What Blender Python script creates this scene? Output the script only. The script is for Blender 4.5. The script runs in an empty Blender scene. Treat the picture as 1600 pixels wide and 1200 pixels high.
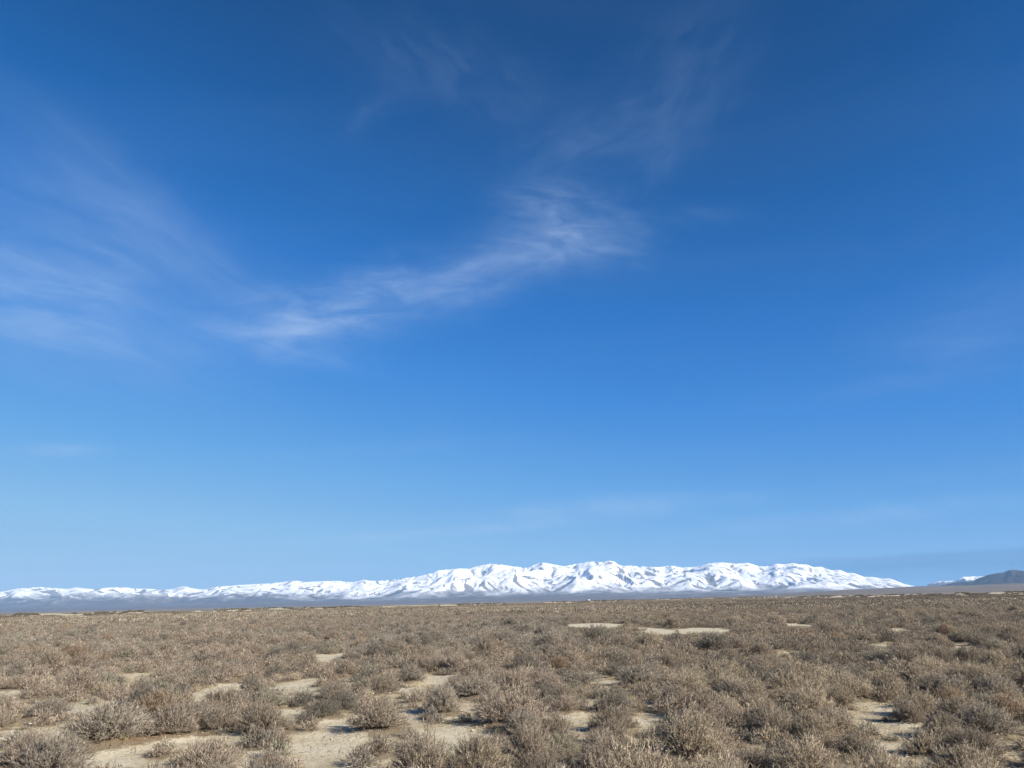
import bpy, math, random
import numpy as np
from mathutils import Matrix, Vector

# ------------------------------------------------------------------ camera, sky, sun, exposure
S = bpy.context.scene
COL = S.collection
FPX = 1205.0                       # focal length in pixels of a 1600 px wide picture
PITCH = math.atan(339.67 / FPX)
ROLL = math.atan(34.5 / 1600)
EYE = 2.25
F_ = np.array([0, math.cos(PITCH), math.sin(PITCH)])
U0 = np.array([0, -math.sin(PITCH), math.cos(PITCH)])
R0 = np.array([1.0, 0, 0])
UP_ = math.cos(ROLL) * U0 + math.sin(ROLL) * R0
RT_ = math.cos(ROLL) * R0 - math.sin(ROLL) * U0

cam_d = bpy.data.cameras.new('camera')
cam_d.sensor_fit = 'HORIZONTAL'
cam_d.sensor_width = 36.0
cam_d.lens = 36.0 * FPX / 1600
cam_d.clip_start = 0.1
cam_d.clip_end = 120000
cam = bpy.data.objects.new('camera', cam_d)
COL.objects.link(cam)
m = Matrix.Identity(4)
for i in range(3):
    m[i][0] = RT_[i]; m[i][1] = UP_[i]; m[i][2] = -F_[i]
m[2][3] = EYE
cam.matrix_world = m
S.camera = cam

SUN_ELEV = math.radians(27)
SUN_AZ = math.radians(128)         # clockwise from +Y (the way the camera looks)
SUN_DIR = Vector((math.sin(SUN_AZ) * math.cos(SUN_ELEV), math.cos(SUN_AZ) * math.cos(SUN_ELEV), math.sin(SUN_ELEV)))


def ray(px, py):
    d = (px - 800) * RT_ - (py - 600) * UP_ + FPX * F_
    return d / np.linalg.norm(d)


def tree(nt):
    nodes, links = nt.nodes, nt.links

    def N(t, **kw):
        n = nodes.new(t)
        ins = kw.pop('ins', {})
        for k, v in kw.items():
            setattr(n, k, v)
        for k, v in ins.items():
            if isinstance(v, bpy.types.NodeSocket):
                links.new(v, n.inputs[k])
            else:
                n.inputs[k].default_value = v
        return n

    def M(op, a, b=None, c=None, clamp=False):
        ins = {0: a}
        if b is not None: ins[1] = b
        if c is not None: ins[2] = c
        return N('ShaderNodeMath', operation=op, use_clamp=clamp, ins=ins).outputs[0]

    def V(op, a, b=None):
        ins = {0: a}
        if b is not None: ins[1] = b
        n = N('ShaderNodeVectorMath', operation=op, ins=ins)
        return n.outputs['Value'] if op in ('DOT_PRODUCT', 'LENGTH', 'DISTANCE') else n.outputs['Vector']

    def MIX(f, a, b, blend='MIX'):
        n = nodes.new('ShaderNodeMix'); n.data_type = 'RGBA'; n.blend_type = blend
        for i, v in ((0, f), (6, a), (7, b)):
            if isinstance(v, bpy.types.NodeSocket): links.new(v, n.inputs[i])
            else: n.inputs[i].default_value = v
        return n.outputs[2]

    def RAMP(f, stops):
        n = nodes.new('ShaderNodeValToRGB')
        links.new(f, n.inputs[0])
        e = n.color_ramp.elements
        while len(e) < len(stops): e.new(0.5)
        for el, (p, c) in zip(e, stops):
            el.position = p
            el.color = (c, c, c, 1) if isinstance(c, (int, float)) else (*c, 1)
        return n.outputs[0]

    def NOISE(vec, scale, detail=4, rough=0.55, dist=0.0):
        n = N('ShaderNodeTexNoise', ins={'Scale': scale, 'Detail': detail, 'Roughness': rough, 'Distortion': dist})
        if vec is not None: links.new(vec, n.inputs['Vector'])
        return n.outputs[0]
    return N, M, V, MIX, RAMP, NOISE, links


world = bpy.data.worlds.new('World')
S.world = world
world.use_nodes = True
world.node_tree.nodes.clear()
N, M, V, MIX, RAMP, NOISE, L = tree(world.node_tree)
sky = N('ShaderNodeTexSky', sky_type='NISHITA', sun_disc=False, sun_elevation=SUN_ELEV, sun_rotation=SUN_AZ,
        altitude=1500, air_density=1.15, dust_density=0.35, ozone_density=3.0)
tc = N('ShaderNodeTexCoord')
D = tc.outputs['Generated']
lum = N('ShaderNodeRGBToBW', ins={0: sky.outputs[0]}).outputs[0]
# the deep clear blue of high, dry desert air, by the brightness of the Nishita sky
skyc = RAMP(M('MULTIPLY', lum, 0.1), [(0.08, (.000, .045, .175)), (0.11, (.000, .055, .210)), (0.127, (.000, .072, .270)), (0.155, (.002, .108, .390)), (0.20, (.010, .160, .545)),
                                      (0.28, (.030, .235, .690)), (0.44, (.110, .375, .780)), (0.65, (.24, .51, .80)), (0.80, (.29, .54, .78)), (1.0, (.42, .60, .74))])
skyc = V('SCALE', skyc)
skyc.node.inputs['Scale'].default_value = 9.9
# thin cirrus: each wisp is a direction, two spreads and a density
wisps = [(30, 455, 240, 90, -14, .42, 0), (230, 370, 210, 42, -24, .20, 0), (150, 270, 150, 40, -35, .12, 0),
         (480, 498, 110, 38, 8, .50, 1), (610, 462, 150, 42, 12, .34, 1), (440, 545, 95, 17, -12, .30, 1),
         (885, 382, 95, 34, 4, .48, 1), (868, 318, 66, 34, 5, .36, 1), (745, 430, 110, 34, 22, .22, 1),
         (930, 215, 130, 42, 22, .11, 1), (1065, 120, 95, 75, 55, .08, 2), (1035, 235, 70, 34, 60, .08, 2),
         (700, 110, 150, 55, -20, .08, 2), (585, 180, 45, 14, 40, .07, 2), (1050, 340, 90, 16, 4, .09, 1),
         (100, 704, 55, 9, 0, .32, 1), (960, 790, 170, 13, 4, .42, 1), (680, 832, 230, 7, 4, .38, 1),
         (1540, 510, 150, 60, 15, .16, 0), (1420, 600, 200, 14, 8, .10, 1), (1400, 800, 260, 14, 6, .34, 1),
         (560, 705, 200, 10, 4, .07, 1), (1500, 740, 240, 10, 8, .08, 1), (1420, 874, 240, 5, 1.5, .5, 1)]
tw = MIX(1.0, D, N('ShaderNodeTexNoise', ins={'Vector': D, 'Scale': 6.0, 'Detail': 3.0}).outputs[1], 'LINEAR_LIGHT')
dens = None
fib_cache = {}


def fibre(ang, kind):
    key = (round(ang / 12), kind)
    if key in fib_cache: return fib_cache[key]
    c = ray(800, 350)
    a = math.radians(round(ang / 12) * 12 - 8)
    t1 = math.cos(a) * RT_ + math.sin(a) * UP_
    t2 = -math.sin(a) * RT_ + math.cos(a) * UP_
    t3 = F_
    x = V('DOT_PRODUCT', D, tuple(t1)); y = V('DOT_PRODUCT', D, tuple(t2))
    z = V('DOT_PRODUCT', D, tuple(t3))
    st = {0: (6.0, 22.0), 1: (8.0, 25.0), 2: (13.0, 24.0)}[kind]
    v = N('ShaderNodeCombineXYZ', ins={0: M('MULTIPLY', x, st[0]), 1: M('MULTIPLY', y, st[1]), 2: M('MULTIPLY', z, 2.0)}).outputs[0]
    n1 = NOISE(v, 1.6, 8, 0.60, 0.5)
    r = RAMP(n1, [(0.38, 0.0), (0.54, 0.42), (0.72, 1.0)])
    soft = NOISE(v, 0.7, 2, 0.5)
    r = M('MULTIPLY_ADD', r, 0.6 if kind == 0 else 0.8, M('MULTIPLY', soft, 0.7 if kind == 0 else 0.45))
    fib_cache[key] = r
    return r


warp = N('ShaderNodeTexNoise', ins={'Vector': D, 'Scale': 12.0, 'Detail': 6.0, 'Roughness': 0.62}).outputs[1]
Dw = V('ADD', D, V('MULTIPLY', V('SUBTRACT', warp, (0.5, 0.5, 0.5)), (0.045, 0.045, 0.03)))
for (px, py, a, b, ang, st, kind) in wisps:
    c = ray(px, py)
    t1 = ray(px + 10 * math.cos(math.radians(ang)), py - 10 * math.sin(math.radians(ang))) - c
    t1 /= np.linalg.norm(t1)
    t2 = np.cross(t1, c); t2 /= np.linalg.norm(t2)
    k = 1.0 / FPX * (np.dot(c, F_))
    src = Dw if b > 12 else D
    rel = V('SUBTRACT', src, tuple(c))
    u = V('DOT_PRODUCT', rel, tuple(t1 / (a * k)))
    w = V('DOT_PRODUCT', rel, tuple(t2 / (b * k)))
    r2 = M('ADD', M('MULTIPLY', u, u), M('MULTIPLY', w, w))
    g = M('POWER', 2.718, M('MULTIPLY', r2, -0.85))
    front = M('GREATER_THAN', V('DOT_PRODUCT', D, tuple(c)), 0.2)
    v = M('MULTIPLY', M('MULTIPLY', g, st * (1.2 if px < 400 else 1.0)), M('MULTIPLY', front, fibre(ang, kind)))
    dens = v if dens is None else M('ADD', dens, v)
# all-round faint veil so the sky carries on outside the frame
veil = M('MULTIPLY', RAMP(NOISE(V('MULTIPLY', D, (2.0, 2.0, 9.0)), 1.1, 6, 0.6, 0.6), [(0.45, 0), (0.85, 1)]), 0.035)
dens = M('MINIMUM', M('ADD', dens, veil), 0.75)
cloudc = N('ShaderNodeCombineColor', ins={0: 4.6, 1: 6.2, 2: 8.8}).outputs[0]
skyc = MIX(dens, skyc, cloudc)
# distant slate-blue cloud bank low in the right
c = ray(1500, 893)
sep = N('ShaderNodeSeparateXYZ', ins={0: D})
el = M('MULTIPLY', M('ARCTANGENT', M('DIVIDE', sep.outputs[2], V('LENGTH', V('MULTIPLY', D, (1, 1, 0))))), 57.2958)
az = M('MULTIPLY', M('ARCTAN2', sep.outputs[0], sep.outputs[1]), 57.2958)
wob = M('MULTIPLY', NOISE(V('MULTIPLY', D, (1, 1, 3)), 9, 4), 0.5)
top = M('ADD', M('MULTIPLY', M('SUBTRACT', az, 18), 0.012), 2.20)
b1 = M('SMOOTH_MIN', 1.0, M('MULTIPLY', M('SUBTRACT', M('ADD', top, wob), el), 3.2), 0.2, clamp=True)
b2 = M('MULTIPLY', M('SUBTRACT', az, 14.0), 0.10, clamp=True)
b3 = M('MULTIPLY', M('SUBTRACT', el, 0.6), 0.9, clamp=True)
bank = M('MULTIPLY', M('MULTIPLY', b1, b2), M('MULTIPLY', b3, M('MULTIPLY_ADD', NOISE(V('MULTIPLY', D, (2.5, 2.5, 40)), 2.2, 5, .6), 0.9, 0.25)))
skyc = MIX(bank, skyc, N('ShaderNodeCombineColor', ins={0: 0.2, 1: 1.9, 2: 4.6}).outputs[0])
bg = N('ShaderNodeBackground', ins={0: skyc, 1: 0.05})
N('ShaderNodeOutputWorld', ins={0: bg.outputs[0]})
world.cycles.sampling_method = 'MANUAL'
world.cycles.sample_map_resolution = 512

sun_d = bpy.data.lights.new('sun', 'SUN')
sun_d.energy = 4.8
sun_d.angle = math.radians(0.53)
sun_d.color = (1.0, 0.94, 0.85)
sun = bpy.data.objects.new('sun', sun_d)
COL.objects.link(sun)
sun.rotation_euler = SUN_DIR.to_track_quat('Z', 'Y').to_euler()
sun.location = (0, 0, 50)

S.render.engine = 'CYCLES'
S.view_settings.view_transform = 'Standard'
S.view_settings.look = 'None'
S.view_settings.exposure = 1.0
S.view_settings.gamma = 1
S.cycles.use_denoising = True
S.cycles.max_bounces = 5
S.cycles.diffuse_bounces = 3
S.cycles.volume_bounces = 0

# ------------------------------------------------------------------ numeric helpers
rng = np.random.default_rng(7)
random.seed(7)


def hash2(ix, iy, seed):
    h = (ix.astype(np.int64) * 374761393 + iy.astype(np.int64) * 668265263 + seed * 1274126177) & 0xFFFFFFFF
    h = ((h ^ (h >> 13)) * 1274126177) & 0xFFFFFFFF
    return ((h ^ (h >> 16)) & 0xFFFFFF) / float(0xFFFFFF)


def vnoise(x, y, seed=0):
    x = np.asarray(x, float); y = np.asarray(y, float)
    ix = np.floor(x); iy = np.floor(y)
    fx = x - ix; fy = y - iy
    fx = fx * fx * fx * (fx * (fx * 6 - 15) + 10); fy = fy * fy * fy * (fy * (fy * 6 - 15) + 10)
    a = hash2(ix, iy, seed); b = hash2(ix + 1, iy, seed); c = hash2(ix, iy + 1, seed); d = hash2(ix + 1, iy + 1, seed)
    return (a * (1 - fx) + b * fx) * (1 - fy) + (c * (1 - fx) + d * fx) * fy


def fbm(x, y, oct=4, seed=0, gain=0.5):
    s = 0; a = 1; t = 0
    for i in range(oct):
        s = s + a * vnoise(x * 2**i + 17.3 * i, y * 2**i + 5.1 * i, seed + i); t += a; a *= gain
    return s / t


def ss(a, b, x):
    t = np.clip((x - a) / (b - a), 0, 1)
    return t * t * (3 - 2 * t)


def mesh_from(name, verts, tris=None, quads=None):
    me = bpy.data.meshes.new(name)
    verts = np.ascontiguousarray(verts, np.float32)
    n3 = 0 if tris is None else len(tris); n4 = 0 if quads is None else len(quads)
    me.vertices.add(len(verts)); me.vertices.foreach_set('co', verts.ravel())
    if n3 + n4:
        me.loops.add(n3 * 3 + n4 * 4); me.polygons.add(n3 + n4)
        li = np.concatenate(([] if n3 == 0 else np.asarray(tris).ravel(), [] if n4 == 0 else np.asarray(quads).ravel())).astype(np.int32)
        me.loops.foreach_set('vertex_index', li)
        st = np.concatenate((np.arange(n3) * 3, n3 * 3 + np.arange(n4) * 4)).astype(np.int32)
        me.polygons.foreach_set('loop_start', st)
    me.update(calc_edges=True)
    return me


def attr(me, name, vals, typ='FLOAT'):
    a = me.attributes.new(name, typ, 'POINT')
    key = {'FLOAT': 'value', 'INT': 'value', 'FLOAT_VECTOR': 'vector', 'FLOAT_COLOR': 'color'}[typ]
    a.data.foreach_set(key, np.ascontiguousarray(vals, np.int32 if typ == 'INT' else np.float32).ravel())


def smooth(me):
    me.polygons.foreach_set('use_smooth', np.ones(len(me.polygons), bool))


def grid_quads(nx, ny):
    i = np.arange(nx - 1)[None, :] + np.arange(ny - 1)[:, None] * nx
    return np.stack((i, i + 1, i + 1 + nx, i + nx), -1).reshape(-1, 4)


def to_ground(px, py, z=0.0):
    d = ray(px, py)
    t = (z - EYE) / d[2]
    return d[0] * t, d[1] * t


def project(x, y, z):
    v = np.stack((np.asarray(x, float), np.asarray(y, float), np.asarray(z, float) - EYE), -1)
    f = v @ F_
    f = np.where(f > 0.1, f, 0.1)
    return 800 + FPX * (v @ RT_) / f, 600 - FPX * (v @ UP_) / f, f


def obj(name, me, mat=None, parent=None, **props):
    o = bpy.data.objects.new(name, me)
    COL.objects.link(o)
    if mat is not None and not len(me.materials): me.materials.append(mat)
    if parent is not None: o.parent = parent
    for k, v in props.items(): o[k] = v
    return o


def new_mat(name):
    mt = bpy.data.materials.new(name)
    mt.use_nodes = True
    mt.node_tree.nodes.clear()
    return mt


# ------------------------------------------------------------------ where the sand shows (ellipses lying on the ground)
patch_px = [(928, 977, 52, 3.5), (1028, 985, 28, 7), (1100, 985, 50, 4.5), (1407, 983, 15, 3), (1376, 1006, 18, 3), (1503, 1010, 13, 6),
            (1250, 978, 24, 2), (517, 1026, 20, 5), (215, 1055, 24, 5), (352, 1076, 28, 8), (462, 1070, 36, 11), (330, 1094, 32, 7),
            (685, 1060, 34, 7), (132, 1108, 42, 11), (10, 1082, 30, 4), (40, 1150, 60, 10), (190, 1189, 62, 16), (300, 1166, 70, 9),
            (505, 1166, 72, 24), (545, 1135, 40, 9), (450, 1118, 22, 6), (605, 1082, 22, 6), (618, 1123, 46, 7), (715, 1150, 62, 17), (665, 1190, 40, 7),
            (640, 1078, 30, 5), (725, 1108, 22, 6), (902, 1056, 28, 4), (948, 1066, 30, 4), (905, 1128, 30, 6),
            (1372, 1112, 38, 6), (1400, 1138, 40, 5), (1440, 1190, 44, 7), (1010, 1125, 20, 5),
            (1380, 1165, 30, 6), (560, 1200, 50, 9), (385, 1190, 24, 9), (120, 1150, 20, 6)]
patches = []
for (px, py, a, b) in patch_px:
    x, y = to_ground(px, py)
    x2, y2 = to_ground(px + a, py)
    x3, y3 = to_ground(px, py + b); x4, y4 = to_ground(px, py - b)
    patches.append((x, y, abs(x2 - x), abs(y4 - y3) / 2))


def bare(x, y):
    v = np.zeros_like(np.asarray(x, float))
    wx = x + 1.5 * (fbm(x * .9, y * .9, 4, 91, .6) - 0.5); wy = y + 2.2 * (fbm(x * .9 + 40, y * .9, 4, 92, .6) - 0.5)
    for (cx, cy, a, b) in patches:
        r = np.sqrt(((wx - cx) / a)**2 + ((wy - cy) / b)**2)
        v = np.maximum(v, 1 - ss(0.75, 1.2, r))
    return v


def brush_edge(x, y):
    azp = np.asarray(x, float) / np.maximum(y, 1)
    return 540 - 130 * ss(-0.05, -0.5, azp) + 420 * np.exp(-((azp - 0.22) / 0.13)**2) + 60 * (fbm(azp * 14, azp * 0, 3, 19) - 0.5)


def rim(x, y):
    # low pale dunes along the far edge of the brush
    r = np.hypot(x, y); e = brush_edge(x, y)
    n = fbm(x / np.maximum(y, 1) * 38, r / 45, 3, 55)
    return ss(0.50, 0.56, n) * ss(e - 150, e - 90, r) * (1 - ss(e + 2, e + 26, r))


def ground_z(x, y):
    x = np.asarray(x, float); y = np.asarray(y, float)
    r = np.hypot(x, y)
    z = 0.22 * (fbm(x / 9, y / 9, 3, 3) - 0.5) * ss(6, 20, r)
    z += 0.5 * (fbm(x / 70, y / 70, 2, 8) - 0.5) * ss(60, 200, r) * (1 - ss(1500, 3000, r))
    e = brush_edge(x, y)
    z += (0.25 + 0.95 * ss(0.44, 0.58, fbm(x / np.maximum(y, 1) * 38, r / 45, 3, 55))) * np.exp(-((r - e) / 60)**2)
    z -= 3.2 * ss(e + 40, e + 900, r)
    return z


# ------------------------------------------------------------------ shrub layout
front = [(150, 1175, 150, 78, 'g'), (280, 1148, 118, 46, 'g'), (405, 1157, 95, 55, 'b'), (405, 1236, 100, 72, 'p'), (310, 1228, 130, 78, 'p'),
         (562, 1203, 62, 46, 'g'), (655, 1228, 125, 98, 'b'), (585, 1152, 110, 62, 'b'), (690, 1122, 80, 60, 'g'), (800, 1142, 135, 74, 'p'),
         (742, 1098, 92, 42, 'g'), (600, 1088, 56, 40, 'b'), (640, 1067, 58, 32, 'g'), (830, 1204, 108, 84, 'b'), (745, 1228, 130, 85, 't'),
         (873, 1046, 52, 24, 'r'), (905, 1080, 90, 36, 'g'), (1000, 1078, 84, 40, 'g'), (1085, 1192, 150, 95, 't'), (1212, 1158, 92, 58, 'b'),
         (1430, 1136, 62, 46, 'b'), (1560, 1160, 120, 60, 'g'), (62, 1128, 96, 36, 'g'), (215, 1108, 74, 46, 'd'), (141, 1102, 24, 22, 'g'),
         (475, 1137, 50, 26, 'd'), (462, 1112, 48, 32, 'd'), (340, 1124, 96, 46, 'b'), (60, 1225, 130, 80, 'g'), (150, 1246, 100, 50, 'b'),
         (1270, 1232, 140, 86, 't'), (1400, 1245, 130, 76, 't'), (1535, 1240, 150, 76, 't'), (950, 1228, 140, 86, 'p'), (20, 1176, 60, 30, 'd'),
         (1060, 1110, 70, 40, 'b'), (1240, 1096, 90, 46, 't'), (1150, 1100, 70, 38, 'g'), (1340, 1100, 90, 46, 't'), (1480, 1098, 90, 50, 'g'),
         (1570, 1100, 80, 48, 'g'), (1310, 1150, 90, 50, 'p'), (1490, 1160, 84, 48, 'b'), (1150, 1140, 70, 42, 'p'), (960, 1150, 90, 54, 'b'),
         (940, 1180, 70, 44, 'p'), (1180, 1218, 100, 60, 'b'), (880, 1106, 60, 34, 'b'), (520, 1098, 60, 34, 'g'), (400, 1108, 70, 36, 'b'),
         (250, 1188, 60, 34, 'b'), (100, 1192, 90, 40, 'b'), (1030, 1046, 60, 30, 'g'), (1540, 1196, 110, 58, 'b'), (1350, 1188, 90, 48, 'b')]
sh = []   # x, y, R (half width), H, tint key


def scale_px(x, y):
    return FPX / (y * math.cos(PITCH))


for (px, py, w, h, t) in front:
    x, y = to_ground(px, py)
    _, _, f = project(x, y, 0)
    k = f / FPX
    R = w * k / 2 * 0.95
    sh.append((x, y + R * 0.45, R * 0.94, h * k * 0.70, t))

cell = {}
CS = 1.0


def near_ok(x, y, R, lap):
    ci, cj = int(x // CS), int(y // CS)
    for a in range(ci - 2, ci + 3):
        for b in range(cj - 2, cj + 3):
            for (u, v, r) in cell.get((a, b), ()):
                if (u - x)**2 + (v - y)**2 < (lap * (r + R))**2: return False
    return True


def put(x, y, R):
    cell.setdefault((int(x // CS), int(y // CS)), []).append((x, y, R))


for s in sh: put(s[0], s[1], s[2])
NC = 110000
rr = np.sqrt(rng.uniform(8.5**2, 150**2, NC)); aa = rng.uniform(-math.radians(42), math.radians(42), NC)
rr[:26000] = np.sqrt(rng.uniform(8.5**2, 62**2, 26000))
cx = rr * np.sin(aa); cy = rr * np.cos(aa)
bb = bare(cx, cy)
ptx, pty, pf_ = project(cx, cy, np.zeros(NC))
PP = np.array(patch_px, float)
fill = fbm(cx / 5, cy / 5, 3, 44) + 0.16 * (ptx / 1600 - 0.55) + 0.10 * ss(16, 40, rr)
tnoise = fbm(cx / 7, cy / 7, 2, 77)
kn = 0.45 + 0.9 * fbm(cx / 0.9, cy / 2.5, 2, 505)
tints = 'gbptdor'
for i in range(NC):
    x, y = cx[i], cy[i]
    if bb[i] > 0.35: continue
    R = float(np.clip(rng.lognormal(-0.92, 0.32), 0.20, 0.78))
    if fill[i] < 0.42:
        if rng.random() < 0.6: continue
        R *= 0.6
    # keep crowns off the sand in front of them
    ok = True
    bx, by, bf = ptx[i], pty[i], pf_[i]
    hw = R * FPX / bf; ht = 0.92 * R * FPX / bf
    if np.any(((np.maximum(np.abs(bx - PP[:, 0]) - hw * .8, 0)) / PP[:, 2])**2 + (np.maximum(np.abs(by - ht / 2 - PP[:, 1]) - ht * .48, 0) / PP[:, 3])**2 < (0.85 if R > 0.34 else 0.5) * kn[i]): ok = False
    if not ok: continue
    if rr[i] < 40:
        c1 = 0.80
    else:
        c1 = 0.78
    if not near_ok(x, y, R, c1): continue
    put(x, y, R)
    tn = tnoise[i]
    u = rng.random()
    right = ptx[i] > 900
    if u < 0.04: t = 'r'
    elif u < 0.09: t = 'o'
    elif u < 0.22: t = 'd'
    else:
        t = ('t' if tn > 0.55 else 'p' if tn > 0.45 else 'b') if right else ('g' if tn > 0.5 else 'b' if tn > 0.42 else 'p')
    sh.append((x, y, R, R * rng.uniform(0.55, 1.08) * (1.0 if R > 0.4 else 1.1), t))
NF = 9000
fr_ = np.sqrt(rng.uniform(9.5**2, 46**2, NF)); fa_ = rng.uniform(-math.radians(41), math.radians(41), NF)
fx_ = fr_ * np.sin(fa_); fy_ = fr_ * np.cos(fa_)
fb_ = bare(fx_, fy_); fn_ = fbm(fx_ / 2.2, fy_ / 2.2, 2, 303)
for i in range(NF):
    if fb_[i] > 0.35 or fn_[i] < 0.46 + 0.05 * (fx_[i] < 0): continue
    R = float(rng.uniform(0.13, 0.30))
    bx, by, bf = project(fx_[i], fy_[i], 0.0)
    hw = R * FPX / bf
    if np.any(((np.maximum(np.abs(bx - PP[:, 0]) - hw * .8, 0)) / PP[:, 2])**2 + (np.maximum(np.abs(by - hw / 2 - PP[:, 1]) - hw * .48, 0) / PP[:, 3])**2 < 0.5): continue
    if not near_ok(fx_[i], fy_[i], R, 0.62): continue
    put(fx_[i], fy_[i], R)
    sh.append((fx_[i], fy_[i], R, R * rng.uniform(.7, 1.3), 'gbptdtbo'[rng.integers(8)]))
sh_x = np.array([s[0] for s in sh]); sh_y = np.array([s[1] for s in sh]); sh_R = np.array([s[2] for s in sh]); sh_H = np.array([s[3] for s in sh])
sh_t = [s[4] for s in sh]
# mound raised under each nearer shrub; coarse raster of litter and mound height
GX0, GY0, GS = -48.0, 2.0, 0.125
GNX, GNY = 768, 560
mound = np.zeros((GNY, GNX), np.float32); litter = np.zeros((GNY, GNX), np.float32)
for x, y, R in zip(sh_x, sh_y, sh_R):
    if y > GY0 + GNY * GS or abs(x) > 50: continue
    rad = R * 2.0
    i0 = max(0, int((x - rad - GX0) / GS)); i1 = min(GNX, int((x + rad - GX0) / GS) + 1)
    j0 = max(0, int((y - rad - GY0) / GS)); j1 = min(GNY, int((y + rad - GY0) / GS) + 1)
    if i1 <= i0 or j1 <= j0: continue
    xs = GX0 + GS * np.arange(i0, i1)[None, :]; ys = GY0 + GS * np.arange(j0, j1)[:, None]
    q = np.hypot(xs - x, ys - y) / R
    mound[j0:j1, i0:i1] = np.maximum(mound[j0:j1, i0:i1], 0.11 * R * 2 * np.exp(-(q / 0.95)**2))
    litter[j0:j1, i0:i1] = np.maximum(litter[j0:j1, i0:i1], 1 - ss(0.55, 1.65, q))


def raster(g, x, y):
    u = np.clip((np.asarray(x) - GX0) / GS, 0, GNX - 1.001); v = np.clip((np.asarray(y) - GY0) / GS, 0, GNY - 1.001)
    i = u.astype(int); j = v.astype(int); fu = u - i; fv = v - j
    val = (g[j, i] * (1 - fu) + g[j, i + 1] * fu) * (1 - fv) + (g[j + 1, i] * (1 - fu) + g[j + 1, i + 1] * fu) * fv
    inside = (np.asarray(x) > GX0) & (np.asarray(x) < GX0 + GNX * GS) & (np.asarray(y) > GY0) & (np.asarray(y) < GY0 + GNY * GS)
    return val, inside


def full_z(x, y):
    mz, ins = raster(mound, x, y)
    return ground_z(x, y) + np.where(ins, mz, 0.04)


# ------------------------------------------------------------------ ground sheet
ang = np.concatenate((np.linspace(-math.pi, -math.radians(50), 30)[:-1], np.linspace(-math.radians(50), math.radians(50), 430), np.linspace(math.radians(50), math.pi, 30)[1:]))
rad = np.concatenate(([0.3, 3, 6], 8 * (28000 / 8) ** (np.linspace(0, 1, 560) ** 1.0)))
A, RR = np.meshgrid(ang, rad)
gx = RR * np.sin(A); gy = RR * np.cos(A)
gz = full_z(gx, gy) + 0.02 * (fbm(gx * 2.2, gy * 2.2, 3, 31) - 0.5) * (RR < 60)
me = mesh_from('ground', np.stack((gx, gy, gz), -1).reshape(-1, 3), quads=grid_quads(len(ang), len(rad))[:, ::-1])
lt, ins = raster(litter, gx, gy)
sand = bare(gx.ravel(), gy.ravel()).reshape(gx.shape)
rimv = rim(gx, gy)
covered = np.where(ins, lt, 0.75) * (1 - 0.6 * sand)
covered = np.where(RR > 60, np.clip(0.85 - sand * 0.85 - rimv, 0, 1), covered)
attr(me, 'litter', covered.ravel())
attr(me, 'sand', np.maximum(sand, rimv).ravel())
smooth(me)
gm = new_mat('desert_silt')
N, M, V, MIX, RAMP, NOISE, L = tree(gm.node_tree)
pos = N('ShaderNodeNewGeometry').outputs['Position']
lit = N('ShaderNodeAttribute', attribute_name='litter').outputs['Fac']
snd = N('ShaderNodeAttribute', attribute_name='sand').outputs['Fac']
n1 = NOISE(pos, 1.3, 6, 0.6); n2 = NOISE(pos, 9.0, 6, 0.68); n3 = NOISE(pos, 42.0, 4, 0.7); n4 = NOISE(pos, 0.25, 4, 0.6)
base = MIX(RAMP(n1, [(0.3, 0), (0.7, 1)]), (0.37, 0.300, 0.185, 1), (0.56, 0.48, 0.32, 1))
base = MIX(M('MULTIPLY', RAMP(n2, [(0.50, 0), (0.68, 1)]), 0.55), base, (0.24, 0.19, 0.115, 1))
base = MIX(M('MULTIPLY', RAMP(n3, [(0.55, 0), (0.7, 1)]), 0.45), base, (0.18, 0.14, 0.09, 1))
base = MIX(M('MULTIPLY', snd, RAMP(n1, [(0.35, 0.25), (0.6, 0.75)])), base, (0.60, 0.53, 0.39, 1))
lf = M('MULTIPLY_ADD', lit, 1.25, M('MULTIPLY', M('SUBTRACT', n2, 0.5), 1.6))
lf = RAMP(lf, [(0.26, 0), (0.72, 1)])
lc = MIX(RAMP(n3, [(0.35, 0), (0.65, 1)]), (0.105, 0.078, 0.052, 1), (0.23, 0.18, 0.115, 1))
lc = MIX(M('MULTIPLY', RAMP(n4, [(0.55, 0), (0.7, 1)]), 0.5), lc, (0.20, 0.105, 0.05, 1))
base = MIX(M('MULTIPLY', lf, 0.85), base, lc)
# beyond the brush the plain turns to sparse grey-brown scrub
vor = N('ShaderNodeTexVoronoi', feature='DISTANCE_TO_EDGE', ins={'Vector': V('ADD', pos, V('MULTIPLY', N('ShaderNodeTexNoise', ins={'Vector': pos, 'Scale': 4.0}).outputs[1], (.25, .25, 0))), 'Scale': 5.5})
crack = M('MULTIPLY', RAMP(vor.outputs['Distance'], [(0.0, 1), (0.06, 0)]), RAMP(n1, [(0.4, 0), (0.6, 1)]))
base = MIX(M('MULTIPLY', crack, 0.35), base, (0.22, 0.175, 0.11, 1))
rr_ = V('LENGTH', V('MULTIPLY', pos, (1, 1, 0)))
farf = RAMP(M('DIVIDE', rr_, 8000.0), [(0.08, 0), (0.18, 1)])
stn = NOISE(V('MULTIPLY', pos, (0.004, 0.0015, 0)), 1.0, 5, 0.6)
farc = MIX(RAMP(stn, [(0.4, 0), (0.65, 1)]), (0.165, 0.135, 0.10, 1), (0.27, 0.225, 0.165, 1))
base = MIX(farf, base, farc)
bs = N('ShaderNodeBsdfPrincipled', ins={'Base Color': base, 'Roughness': 0.95, 'Specular IOR Level': 0.15})
hgt = M('SUBTRACT', M('ADD', M('MULTIPLY', n2, 0.05), M('MULTIPLY', n3, 0.018)), M('MULTIPLY', crack, 0.006))
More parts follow.
